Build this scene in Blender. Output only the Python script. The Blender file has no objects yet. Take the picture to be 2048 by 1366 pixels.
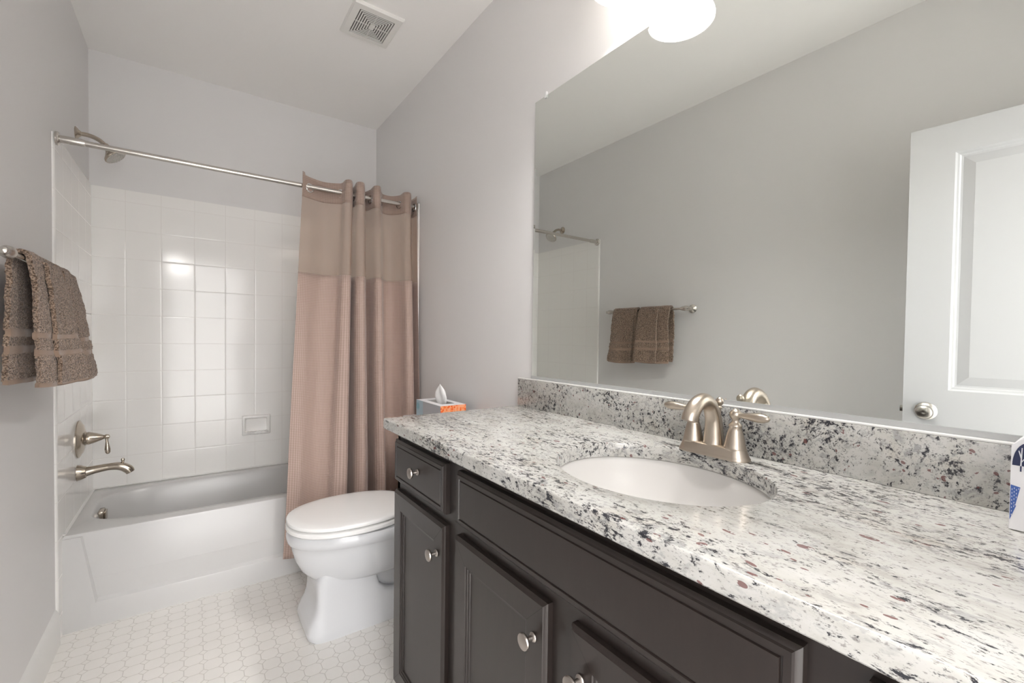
import bpy, bmesh, math, random
from mathutils import Vector, Matrix, noise
random.seed(7)
C = bpy.context.scene.collection
SC = bpy.context.scene

# ------------------------------------------------------------------ camera
CX, CY, CZ = 0.4462, -3.1627, 1.2277
def make_camera():
    a, b, r = math.radians(35.0107), math.radians(-1.1752), math.radians(0.6948)
    R = Vector((math.cos(a), -math.sin(a), 0)); F0 = Vector((math.sin(a), math.cos(a), 0)); U0 = Vector((0, 0, 1))
    F = F0*math.cos(b) + U0*math.sin(b); U = U0*math.cos(b) - F0*math.sin(b)
    R2 = R*math.cos(r) + U*math.sin(r); U2 = U*math.cos(r) - R*math.sin(r)
    cam = bpy.data.cameras.new('camera'); o = bpy.data.objects.new('camera', cam); C.objects.link(o)
    cam.sensor_width = 36.0; cam.lens = 886.336/2048*36.0
    cam.shift_x = 16.31/2048; cam.shift_y = 11.42/2048
    cam.clip_start = 0.02
    m = Matrix((R2, U2, -F)).transposed().to_4x4(); m.translation = Vector((CX, CY, CZ))
    o.matrix_world = m
    SC.camera = o
make_camera()

# ------------------------------------------------------------------ light and exposure
SC.view_settings.view_transform = 'Standard'
SC.view_settings.look = 'None'
SC.view_settings.gamma = 1.0
SC.view_settings.use_curve_mapping = False
SC.view_settings.exposure = 0.29
BULB = 400.0
SHADE = 4.4
HALL = 13.0
HALL_SKY = 6.3
w = bpy.data.worlds.new('world'); SC.world = w; w.use_nodes = True
bg = w.node_tree.nodes['Background']; bg.inputs[0].default_value = (0.985, 0.975, 0.97, 1); bg.inputs[1].default_value = HALL_SKY
SC.cycles.max_bounces = 14; SC.cycles.diffuse_bounces = 8; SC.cycles.glossy_bounces = 6; SC.cycles.transparent_max_bounces = 12
SC.cycles.sample_clamp_indirect = 6.0
SC.cycles.caustics_reflective = False; SC.cycles.caustics_refractive = False

hl = bpy.data.lights.new('hall_ceiling_lamp', 'AREA'); hl.shape = 'DISK'; hl.size = 0.30; hl.energy = HALL; hl.color = (1.0, 0.97, 0.94)
ho = bpy.data.objects.new('hall_ceiling_lamp', hl); C.objects.link(ho); ho.location = (0.28, -4.45, 2.24); ho.rotation_euler = (math.radians(38), 0, 0)

# ------------------------------------------------------------------ materials
def M(name):
    m = bpy.data.materials.new(name); m.use_nodes = True
    nt = m.node_tree; b = nt.nodes['Principled BSDF']
    return m, nt, b
def simple(name, col, rough=0.5, metal=0.0, spec=0.5, **kw):
    m, nt, b = M(name)
    b.inputs['Base Color'].default_value = (*col, 1); b.inputs['Roughness'].default_value = rough
    b.inputs['Metallic'].default_value = metal; b.inputs['Specular IOR Level'].default_value = spec
    for k, v in kw.items(): b.inputs[k].default_value = v
    return m
class N:
    """tiny helper for node building"""
    def __init__(s, nt): s.nt = nt
    def node(s, t, **kw):
        n = s.nt.nodes.new(t)
        for k, v in kw.items(): setattr(n, k, v)
        return n
    def link(s, a, b): s.nt.links.new(a, b)
    def math(s, op, a, b=None, c=None, clamp=False):
        n = s.node('ShaderNodeMath', operation=op); n.use_clamp = clamp
        for i, v in enumerate((a, b, c)):
            if v is None: continue
            if isinstance(v, (int, float)): n.inputs[i].default_value = v
            else: s.link(v, n.inputs[i])
        return n.outputs[0]
    def ramp(s, fac, stops, interp='LINEAR'):
        n = s.node('ShaderNodeValToRGB'); n.color_ramp.interpolation = interp
        e = n.color_ramp.elements
        while len(e) < len(stops): e.new(0.5)
        for el, (p, c) in zip(e, stops):
            el.position = p; el.color = (*c, 1) if len(c) == 3 else c
        s.link(fac, n.inputs[0]); return n.outputs[0]
    def mix(s, fac, a, b):
        n = s.node('ShaderNodeMix', data_type='RGBA')
        for i, v in ((0, fac), (6, a), (7, b)):
            if isinstance(v, (int, float)): n.inputs[i].default_value = v
            elif isinstance(v, tuple): n.inputs[i].default_value = (*v, 1)
            else: s.link(v, n.inputs[i])
        return n.outputs[2]
    def coord(s, kind='Object', scale=None, loc=None):
        t = s.node('ShaderNodeTexCoord').outputs[kind]
        if scale or loc:
            mp = s.node('ShaderNodeMapping'); s.link(t, mp.inputs[0])
            if scale: mp.inputs['Scale'].default_value = scale
            if loc: mp.inputs['Location'].default_value = loc
            return mp.outputs[0]
        return t
    def noise(s, vec, scale, detail=2, rough=0.5, out=0):
        n = s.node('ShaderNodeTexNoise'); s.link(vec, n.inputs['Vector'])
        n.inputs['Scale'].default_value = scale; n.inputs['Detail'].default_value = detail; n.inputs['Roughness'].default_value = rough
        return n.outputs[out]
    def bump(s, h, b, strength=0.3, dist=0.002):
        n = s.node('ShaderNodeBump'); n.inputs['Strength'].default_value = strength; n.inputs['Distance'].default_value = dist
        s.link(h, n.inputs['Height']); s.link(n.outputs[0], b.inputs['Normal']); return n
    def sep(s, v):
        n = s.node('ShaderNodeSeparateXYZ'); s.link(v, n.inputs[0]); return n.outputs

def paint(name, col, rough=0.55, bump=0.03):
    m, nt, b = M(name); n = N(nt)
    b.inputs['Base Color'].default_value = (*col, 1); b.inputs['Roughness'].default_value = rough
    b.inputs['Specular IOR Level'].default_value = 0.35
    n.bump(n.noise(n.coord(), 220, 3), b, bump, 0.002)
    return m
m_wall = paint('wall_paint', (0.738, 0.729, 0.727), 0.5)
m_ceil = paint('ceiling_paint', (0.90, 0.888, 0.872), 0.8)
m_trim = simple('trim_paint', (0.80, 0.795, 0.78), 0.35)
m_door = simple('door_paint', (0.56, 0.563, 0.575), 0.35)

def tile_mat(name, ax, pitch, off):
    """square glazed wall tile; ax = the two object axes used"""
    m, nt, b = M(name); n = N(nt)
    xyz = n.sep(n.coord())
    es = []; ids = []
    for a, o in zip(ax, off):
        t = n.math('DIVIDE', n.math('SUBTRACT', xyz[a], o), pitch)
        ids.append(n.math('FLOOR', t))
        f = n.math('FRACT', t)
        es.append(n.math('MULTIPLY', n.math('MINIMUM', f, n.math('SUBTRACT', 1.0, f)), pitch))
    e = n.math('MINIMUM', es[0], es[1])
    grout = n.math('LESS_THAN', e, 0.0011)
    b.inputs['Roughness'].default_value = 0.07
    nt.links.new(n.mix(grout, (0.88, 0.87, 0.85), (0.77, 0.75, 0.725)), b.inputs['Base Color'])
    nt.links.new(n.math('MULTIPLY_ADD', grout, 0.5, 0.11), b.inputs['Roughness']); b.inputs['Specular IOR Level'].default_value = 0.4
    mr = n.node('ShaderNodeMapRange', interpolation_type='SMOOTHSTEP')
    n.link(e, mr.inputs[0]); mr.inputs[1].default_value = 0.0; mr.inputs[2].default_value = 0.006
    bp = n.bump(mr.outputs[0], b, 0.28, 0.0012)
    # each tile sits at its own slight tilt
    cmb = n.node('ShaderNodeCombineXYZ'); n.link(ids[0], cmb.inputs[0]); n.link(ids[1], cmb.inputs[1])
    wn = n.node('ShaderNodeTexWhiteNoise', noise_dimensions='3D'); n.link(cmb.outputs[0], wn.inputs[0])
    v1 = n.node('ShaderNodeVectorMath', operation='SUBTRACT'); n.link(wn.outputs['Color'], v1.inputs[0]); v1.inputs[1].default_value = (0.5, 0.5, 0.5)
    v2 = n.node('ShaderNodeVectorMath', operation='SCALE'); n.link(v1.outputs[0], v2.inputs[0]); v2.inputs['Scale'].default_value = 0.014
    v3 = n.node('ShaderNodeVectorMath', operation='ADD'); n.link(bp.outputs[0], v3.inputs[0]); n.link(v2.outputs[0], v3.inputs[1])
    v4 = n.node('ShaderNodeVectorMath', operation='NORMALIZE'); n.link(v3.outputs[0], v4.inputs[0])
    n.link(v4.outputs[0], b.inputs['Normal'])
    return m
PIT = 0.1535
m_tile_back = tile_mat('tile_back', (0, 2), PIT, (0.146 - PIT, 2.0 - 0.06 - 13*PIT))
m_tile_side = tile_mat('tile_side', (1, 2), PIT, (-0.008 - 5*PIT, 2.0 - 0.06 - 13*PIT))

def floor_mat():
    m, nt, b = M('floor_octagon_tile'); n = N(nt)
    xyz = n.sep(n.coord()); P = 0.06
    ab = []
    for a, o in ((0, 0.685), (1, -1.333)):
        t = n.math('DIVIDE', n.math('SUBTRACT', xyz[a], o - 0.5*P), P)
        ab.append(n.math('MULTIPLY', n.math('ABSOLUTE', n.math('SUBTRACT', n.math('FRACT', t), 0.5)), P))
    s = n.math('ADD', ab[0], ab[1]); d = 0.0145
    dia = n.math('MULTIPLY', n.math('ABSOLUTE', n.math('SUBTRACT', s, P - d)), 0.7071)   # distance to the diamond's sides
    inside = n.math('LESS_THAN', s, P - d)
    side = n.math('SUBTRACT', 0.5*P, n.math('MAXIMUM', ab[0], ab[1]))
    side2 = n.math('ADD', side, n.math('MULTIPLY', n.math('SUBTRACT', 1.0, inside), 1.0))
    e = n.math('MINIMUM', dia, side2)
    grout = n.math('LESS_THAN', e, 0.0009)
    cn = n.noise(n.coord(), 9, 2)
    base = n.mix(cn, (0.84, 0.82, 0.785), (0.89, 0.87, 0.84))
    nt.links.new(n.mix(grout, base, (0.60, 0.57, 0.535)), b.inputs['Base Color'])
    nt.links.new(n.math('MULTIPLY_ADD', grout, 0.4, 0.28), b.inputs['Roughness'])
    mr = n.node('ShaderNodeMapRange', interpolation_type='SMOOTHSTEP')
    n.link(e, mr.inputs[0]); mr.inputs[2].default_value = 0.004
    n.bump(mr.outputs[0], b, 0.4, 0.0015)
    return m
m_floor = floor_mat()

def granite(name, stretch, shift=(0, 0, 0), dark=1.0, pale=1.0):
    m, nt, b = M(name); n = N(nt)
    v = n.coord(scale=stretch, loc=shift)
    warp = n.node('ShaderNodeVectorMath', operation='MULTIPLY_ADD')
    n.link(n.noise(v, 14, 3, out=1), warp.inputs[0]); warp.inputs[1].default_value = (0.035, 0.035, 0.035); n.link(v, warp.inputs[2])
    wv = warp.outputs[0]
    base = n.ramp(n.noise(wv, 24, 5, 0.6), [(0.28, (0.46*pale, 0.445*pale, 0.41*pale)), (0.44, (0.60*pale, 0.59*pale, 0.555*pale)), (0.64, (0.66*pale, 0.655*pale, 0.63*pale))])
    tan = n.ramp(n.noise(v, 16, 4, 0.6), [(0.58, (0, 0, 0)), (0.72, (1, 1, 1))])
    base = n.mix(n.math('MULTIPLY', tan, 0.20), base, (0.52, 0.44, 0.33))
    cl = n.ramp(n.noise(v, 8, 3, 0.6), [(0.36, (0, 0, 0)), (0.64, (1, 1, 1))])      # where the dark grains gather
    gr = n.noise(wv, 105, 6, 0.75)
    thr = n.math('MULTIPLY_ADD', cl, -0.095, 0.632 - 0.02*dark)
    k = n.math('MULTIPLY', n.math('SUBTRACT', gr, thr), 18.0, clamp=True)
    fthr = n.math('MULTIPLY_ADD', cl, -0.05, 0.585)
    fine = n.math('MULTIPLY', n.math('SUBTRACT', n.noise(v, 250, 4, 0.65), fthr), 13.0, clamp=True)
    grey = n.math('MULTIPLY', n.math('MULTIPLY', n.math('SUBTRACT', n.noise(wv, 62, 5, 0.68), 0.53), 12.0, clamp=True), n.math('MULTIPLY_ADD', cl, 0.62, 0.18))
    col = n.mix(grey, base, (0.23, 0.235, 0.235))
    col = n.mix(n.math('MULTIPLY', fine, 0.62), col, (0.16, 0.145, 0.14))
    col = n.mix(k, col, (0.030, 0.030, 0.036))
    # garnet red spots
    for sc, lim, keep in ((48, 0.13, 0.82), (80, 0.17, 0.85)):
        vo = n.node('ShaderNodeTexVoronoi'); n.link(wv, vo.inputs['Vector']); vo.inputs['Scale'].default_value = sc
        vo2 = n.sep(vo.outputs['Color'])
        spot = n.math('MULTIPLY', n.math('LESS_THAN', vo.outputs['Distance'], n.math('MULTIPLY_ADD', vo2[1], lim, 0.12)), n.math('GREATER_THAN', vo2[0], keep))
        rb = n.math('MULTIPLY', spot, n.math('GREATER_THAN', n.noise(v, 150, 2), 0.42))
        col = n.mix(n.math('MULTIPLY', rb, 0.8), col, (0.125, 0.034, 0.032))
    n.link(col, b.inputs['Base Color'])
    b.inputs['Roughness'].default_value = 0.16
    return m
m_granite = granite('granite_top', (1.0, 0.50, 1.0), dark=1.45, pale=0.81)
m_granite_b = granite('granite_upstand', (1.0, 1.0, 1.0), (3.1, 1.7, 0.4), dark=1.9, pale=0.80)

m_porc = simple('white_porcelain', (0.69, 0.70, 0.72), 0.08, spec=0.5)
m_tub = simple('white_enamel', (0.62, 0.616, 0.612), 0.20, spec=0.42)
m_dish = simple('glazed_ceramic', (0.84, 0.83, 0.81), 0.25, spec=0.4)
m_seat = simple('white_seat_plastic', (0.88, 0.878, 0.87), 0.2)
m_sink = simple('biscuit_white_china', (0.57, 0.557, 0.54), 0.38, spec=0.35)
m_white_plastic = simple('white_plastic', (0.78, 0.77, 0.74), 0.4)
m_dark_gap = simple('vent_duct', (0.16, 0.152, 0.145), 0.8)
def brushed(name, col, rough):
    m, nt, b = M(name); n = N(nt)
    b.inputs['Base Color'].default_value = (*col, 1); b.inputs['Metallic'].default_value = 1.0; b.inputs['Roughness'].default_value = rough
    b.inputs['Anisotropic'].default_value = 0.3
    n.bump(n.noise(n.coord(scale=(1, 1, 0.06)), 900, 2), b, 0.06, 0.001)
    return m
m_nickel = brushed('brushed_nickel', (0.54, 0.475, 0.40), 0.29)
m_nickel_dark = brushed('brushed_nickel_bath', (0.50, 0.44, 0.37), 0.22)
m_rod = brushed('satin_steel', (0.60, 0.57, 0.53), 0.25)
m_chrome = simple('chrome', (0.75, 0.75, 0.75), 0.08, 1.0)
m_alu = simple('aluminium_channel', (0.50, 0.51, 0.51), 0.45, 0.35)
m_knob = brushed('pewter_knob', (0.42, 0.38, 0.35), 0.32)
m_mirror = simple('mirror_silvering', (0.86, 0.885, 0.855), 0.0, 1.0)
m_clip = simple('clear_clip', (0.85, 0.85, 0.85), 0.15)

def wood():
    m, nt, b = M('espresso_wood'); n = N(nt)
    v = n.coord(scale=(4, 4, 0.5))
    g = n.noise(v, 18, 5, 0.6)
    n.link(n.mix(g, (0.016, 0.0115, 0.010), (0.026, 0.0185, 0.016)), b.inputs['Base Color'])
    b.inputs['Roughness'].default_value = 0.32; b.inputs['Specular IOR Level'].default_value = 0.48
    b.inputs['Coat Weight'].default_value = 0.12; b.inputs['Coat Roughness'].default_value = 0.25
    n.bump(n.noise(v, 60, 3), b, 0.03, 0.001)
    return m
m_wood = wood()
m_joint = simple('joint_line', (0.006, 0.005, 0.005), 0.6)

def waffle(name, c_lo, c_hi, pitch, bump=0.8):
    m, nt, b = M(name); n = N(nt)
    uv = n.sep(n.coord('UV'))
    su = [n.math('SINE', n.math('MULTIPLY', uv[i], 2*math.pi/pitch)) for i in (0, 1)]
    h = n.math('MULTIPLY_ADD', n.math('MULTIPLY', su[0], su[1]), 0.5, 0.5)
    h2 = n.math('MULTIPLY_ADD', n.math('ADD', su[0], su[1]), 0.25, 0.5)
    n.link(n.mix(h2, c_lo, c_hi), b.inputs['Base Color'])
    b.inputs['Roughness'].default_value = 0.62; b.inputs['Sheen Weight'].default_value = 0.25
    n.bump(h2, b, bump, 0.0012)
    return m
m_waffle = waffle('waffle_weave', (0.31, 0.215, 0.18), (0.53, 0.40, 0.345), 0.0085)
m_hem = waffle('waffle_hem', (0.25, 0.175, 0.142), (0.45, 0.335, 0.28), 0.0085)
def sheer():
    m, nt, b = M('sheer_mesh'); n = N(nt)
    b.inputs['Base Color'].default_value = (0.50, 0.375, 0.305, 1); b.inputs['Roughness'].default_value = 0.55
    b.inputs['Sheen Weight'].default_value = 0.2
    tl = n.node('ShaderNodeBsdfTranslucent'); tl.inputs[0].default_value = (0.56, 0.43, 0.36, 1)
    tr = n.node('ShaderNodeBsdfTransparent'); tr.inputs[0].default_value = (0.92, 0.84, 0.78, 1)
    m1 = n.node('ShaderNodeMixShader'); m1.inputs[0].default_value = 0.3; n.link(b.outputs[0], m1.inputs[1]); n.link(tl.outputs[0], m1.inputs[2])
    m2 = n.node('ShaderNodeMixShader'); m2.inputs[0].default_value = 0.50; n.link(m1.outputs[0], m2.inputs[1]); n.link(tr.outputs[0], m2.inputs[2])
    n.link(m2.outputs[0], nt.nodes['Material Output'].inputs[0])
    return m
m_sheer = sheer()

def terry(band=False):
    m, nt, b = M('terry_band' if band else 'terry_cloth'); n = N(nt)
    v = n.coord()
    if band:
        g = n.noise(n.coord(scale=(1, 1, 6)), 300, 2)
        n.link(n.mix(g, (0.27, 0.19, 0.14), (0.33, 0.235, 0.18)), b.inputs['Base Color'])
        n.bump(g, b, 0.3, 0.001)
    else:
        g = n.noise(v, 240, 3, 0.6)
        n.link(n.ramp(g, [(0.38, (0.075, 0.048, 0.032)), (0.50, (0.26, 0.180, 0.130)), (0.64, (0.49, 0.36, 0.275))]), b.inputs['Base Color'])
        n.bump(g, b, 1.0, 0.006)
    b.inputs['Roughness'].default_value = 0.9; b.inputs['Sheen Weight'].default_value = 0.35; b.inputs['Specular IOR Level'].default_value = 0.1
    return m
m_terry = terry(); m_terry_band = terry(True)

def glass_shade():
    m, nt, b = M('frosted_white_glass'); n = N(nt)
    b.inputs['Base Color'].default_value = (0.9, 0.89, 0.87, 1); b.inputs['Roughness'].default_value = 0.2
    b.inputs['Emission Color'].default_value = (1, 0.97, 0.93, 1); b.inputs['Emission Strength'].default_value = SHADE
    tl = n.node('ShaderNodeBsdfTranslucent'); tl.inputs[0].default_value = (0.9, 0.88, 0.85, 1)
    mx = n.node('ShaderNodeMixShader'); mx.inputs[0].default_value = 0.4
    n.link(b.outputs[0], mx.inputs[1]); n.link(tl.outputs[0], mx.inputs[2]); n.link(mx.outputs[0], nt.nodes['Material Output'].inputs[0])
    return m
m_shade = glass_shade()
m_bulb, _nt, _b = M('lit_bulb'); _b.inputs['Emission Color'].default_value = (1.0, 0.98, 0.96, 1); _b.inputs['Emission Strength'].default_value = BULB
m_paper = simple('tissue_paper', (0.86, 0.86, 0.86), 0.8)
m_box_white = simple('box_white_card', (0.80, 0.80, 0.82), 0.4)

# ------------------------------------------------------------------ mesh helpers
ORG = {}
def link_mesh(name, bm, mat, parent=None, smooth=35, origin=None, recalc=True):
    if recalc: bmesh.ops.recalc_face_normals(bm, faces=bm.faces)
    org = ORG[parent.name] if parent is not None else Vector(origin or (0, 0, 0))
    bmesh.ops.translate(bm, verts=bm.verts, vec=-org)
    me = bpy.data.meshes.new(name); bm.to_mesh(me); bm.free()
    for mm in (mat if isinstance(mat, (list, tuple)) else [mat]): me.materials.append(mm)
    if smooth:
        me.polygons.foreach_set('use_smooth', [True]*len(me.polygons))
        me.set_sharp_from_angle(angle=math.radians(smooth))
    o = bpy.data.objects.new(name, me); C.objects.link(o)
    if parent is not None: o.parent = parent
    else: o.location = org
    ORG[o.name] = org
    return o
def tag(o, label=None, cat=None, group=None, kind=None):
    if label: o['label'] = label
    if cat: o['category'] = cat
    if group: o['group'] = group
    if kind: o['kind'] = kind
    return o
def thing(name, label, cat, loc, group=None, kind=None):
    o = bpy.data.objects.new(name, None); C.objects.link(o); o.location = loc; o.empty_display_size = 0.05
    ORG[o.name] = Vector(loc)
    return tag(o, label, cat, group, kind)
def struct(name, bm, mat, origin=(0, 0, 0), smooth=35, label=None):
    return tag(link_mesh(name, bm, mat, None, smooth, origin), label, None, None, 'structure')

def box(bm, x0, x1, y0, y1, z0, z1, bev=0.0, seg=2):
    r = bmesh.ops.create_cube(bm, size=1.0); vs = r['verts']
    for v in vs:
        v.co = Vector((x0 if v.co.x < 0 else x1, y0 if v.co.y < 0 else y1, z0 if v.co.z < 0 else z1))
    if bev > 0:
        es = list({e for v in vs for e in v.link_edges})
        bmesh.ops.bevel(bm, geom=es, offset=bev, segments=seg, profile=0.5, affect='EDGES')
    return bm
def B(*a, **k): return box(bmesh.new(), *a, **k)
def loft(bm, loops, cap0=True, cap1=True, closed=True):
    rows = [[bm.verts.new(p) for p in lp] for lp in loops]
    n = len(rows[0])
    for a, b in zip(rows, rows[1:]):
        for i in range(n if closed else n-1):
            j = (i+1) % n
            try: bm.faces.new((a[i], a[j], b[j], b[i]))
            except ValueError: pass
    if cap0: bm.faces.new(list(reversed(rows[0])))
    if cap1: bm.faces.new(rows[-1])
    return rows
def frame_of(d):
    d = d.normalized(); a = Vector((0, 0, 1)) if abs(d.z) < 0.9 else Vector((1, 0, 0))
    u = d.cross(a).normalized(); return u, d.cross(u).normalized()
def lathe(bm, prof, org, axis=(0, 0, 1), n=32, cap0=True, cap1=True, sx=1.0, u=None):
    org = Vector(org); ax = Vector(axis).normalized()
    if u is None: u, v = frame_of(ax)
    else: u = Vector(u).normalized(); v = ax.cross(u)
    loops = []
    for r, h in prof:
        r = max(r, 1e-5)
        loops.append([org + ax*h + (u*math.cos(2*math.pi*i/n)*sx + v*math.sin(2*math.pi*i/n))*r for i in range(n)])
    loft(bm, loops, cap0, cap1)
    return bm
def spline(pts, per=8):
    P = [Vector(p) for p in pts]; out = []
    for i in range(len(P)-1):
        p0 = P[max(i-1, 0)]; p1 = P[i]; p2 = P[i+1]; p3 = P[min(i+2, len(P)-1)]
        for k in range(per):
            t = k/per
            out.append(0.5*((2*p1) + (p2-p0)*t + (2*p0-5*p1+4*p2-p3)*t*t + (3*p1-p0-3*p2+p3)*t**3))
    out.append(P[-1]); return out
def tube(bm, path, rad, n=16, cap=True, flat=1.0):
    path = [Vector(p) for p in path]
    if not isinstance(rad, (list, tuple)): rad = [rad]*len(path)
    if len(rad) != len(path):
        m = len(rad)-1; rad = [rad[min(int(i/(len(path)-1)*m), m-1)]*(1-(i/(len(path)-1)*m-min(int(i/(len(path)-1)*m), m-1))) + rad[min(int(i/(len(path)-1)*m), m-1)+1]*(i/(len(path)-1)*m-min(int(i/(len(path)-1)*m), m-1)) for i in range(len(path))]
    u = None; loops = []
    for i, p in enumerate(path):
        d = (path[min(i+1, len(path)-1)] - path[max(i-1, 0)]).normalized()
        if u is None: u, v = frame_of(d)
        else:
            u = (u - d*u.dot(d)).normalized(); v = d.cross(u)
        loops.append([p + (u*math.cos(2*math.pi*k/n)*flat + v*math.sin(2*math.pi*k/n))*rad[i] for k in range(n)])
    loft(bm, loops, cap, cap); return bm
def rect_steps(bm, axis, lo, hi, steps, cap0=True, cap1=True):
    """nested rectangles across two axes; steps = (inset, position along axis)"""
    o = [i for i in range(3) if i != axis]
    loops = []
    for ins, pos in steps:
        lp = []
        for (i, j) in ((0, 0), (1, 0), (1, 1), (0, 1)):
            p = [0, 0, 0]; p[axis] = pos
            p[o[0]] = lo[0]+ins if i == 0 else hi[0]-ins
            p[o[1]] = lo[1]+ins if j == 0 else hi[1]-ins
            lp.append(Vector(p))
        loops.append(lp)
    loft(bm, loops, cap0, cap1); return bm
def sellipse(cx, cy, a, b, n, e=2.0, z=0.0, af=None):
    """superellipse loop; af = half-length on the -x side"""
    out = []
    for i in range(n):
        t = 2*math.pi*i/n; c, s = math.cos(t), math.sin(t)
        rx = a if c >= 0 or af is None else af
        out.append(Vector((cx + rx*math.copysign(abs(c)**(2/e), c), cy + b*math.copysign(abs(s)**(2/e), s), z)))
    return out

W, H, YF = 1.524, 2.7074, -3.42
T = 0.008
# ------------------------------------------------------------------ the room
struct('floor', B(-0.25, W+0.12, YF-1.3, 0.12, -0.1, 0.0), m_floor, smooth=0)
struct('ceiling', B(-0.12, W+0.12, YF-0.12, 0.12, H, H+0.1), m_ceil, smooth=0)
struct('wall_left', B(-0.12, 0.0, YF-0.12, 0.12, 0.0, H), m_wall, smooth=0)
struct('wall_right', B(W, W+0.12, YF-0.12, 0.12, 0.0, H), m_wall, smooth=0)
struct('wall_back', B(0.0, W, 0.0, 0.12, 0.0, H), m_wall, smooth=0)
DX0, DX1, DZ = 0.15, 0.935, 2.09
bm = bmesh.new()
box(bm, 0.0, DX0, YF-0.12, YF, 0, H); box(bm, DX1, W, YF-0.12, YF, 0, H); box(bm, DX0, DX1, YF-0.12, YF, DZ, H)
struct('wall_front', bm, m_wall, smooth=0)
bm = bmesh.new()      # door casing round the opening
box(bm, DX0-0.06, DX0, YF, YF+0.014, 0, DZ+0.06, 0.003); box(bm, DX1, DX1+0.04, YF, YF+0.014, 0, DZ+0.06, 0.003); box(bm, DX0, DX1, YF, YF+0.014, DZ, DZ+0.06, 0.003)
struct('trim_1', bm, m_trim)
# unseen hall shell, added to block wide-angle sky light; open at its far end
struct('sky_blocker_left', B(-0.25, -0.15, YF-1.3, YF-0.12, 0, 2.55), m_wall, smooth=0)
struct('sky_blocker_right', B(1.25, 1.35, YF-1.3, YF-0.12, 0, 2.55), m_wall, smooth=0)
struct('sky_blocker_top', B(-0.25, 1.35, YF-1.3, YF-0.12, 2.55, 2.65), m_ceil, smooth=0)
# tiled tub surround
TT, TY = 2.003, -0.752
bm = B(0.0, W, -T, 0.0, 0.40, TT); struct('wall_tile_back', bm, m_tile_back, smooth=0)
for nm, x0, x1 in (('wall_tile_left', 0.0, T), ('wall_tile_right', W-T, W)):
    bm = bmesh.new(); box(bm, x0, x1, TY+0.012, -T, 0.0, TT)
    # rounded bullnose strip down the open edge
    prof = []
    for k in range(7):
        t = k/6*math.pi/2
        prof.append((TY+0.012-0.012*math.sin(t), T*math.cos(t)))
    lo = [Vector(((x0 + d) if x0 == 0 else (x1 - d), y, 0.0)) for y, d in prof]; lo.append(Vector((x0 if x0 == 0 else x1, TY+0.012, 0)))
    hi = [p + Vector((0, 0, TT)) for p in lo]
    loft(bm, [lo, hi])
    struct(nm, bm, m_tile_side)
# baseboards
def base_prof(bm, y0, y1, xw, sgn):
    pr = [(0, 0), (0.014, 0), (0.014, 0.100), (0.0115, 0.114), (0.009, 0.124), (0.005, 0.133), (0.0, 0.140)]
    loft(bm, [[Vector((xw + sgn*d, y, z)) for d, z in pr] for y in (y0, y1)])
bm = bmesh.new(); base_prof(bm, YF+0.02, TY, 0.0, 1); struct('baseboard_left', bm, m_trim, smooth=25)
bm = bmesh.new(); base_prof(bm, -1.765, TY, W, -1); struct('baseboard_right', bm, m_trim, smooth=25)

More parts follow.
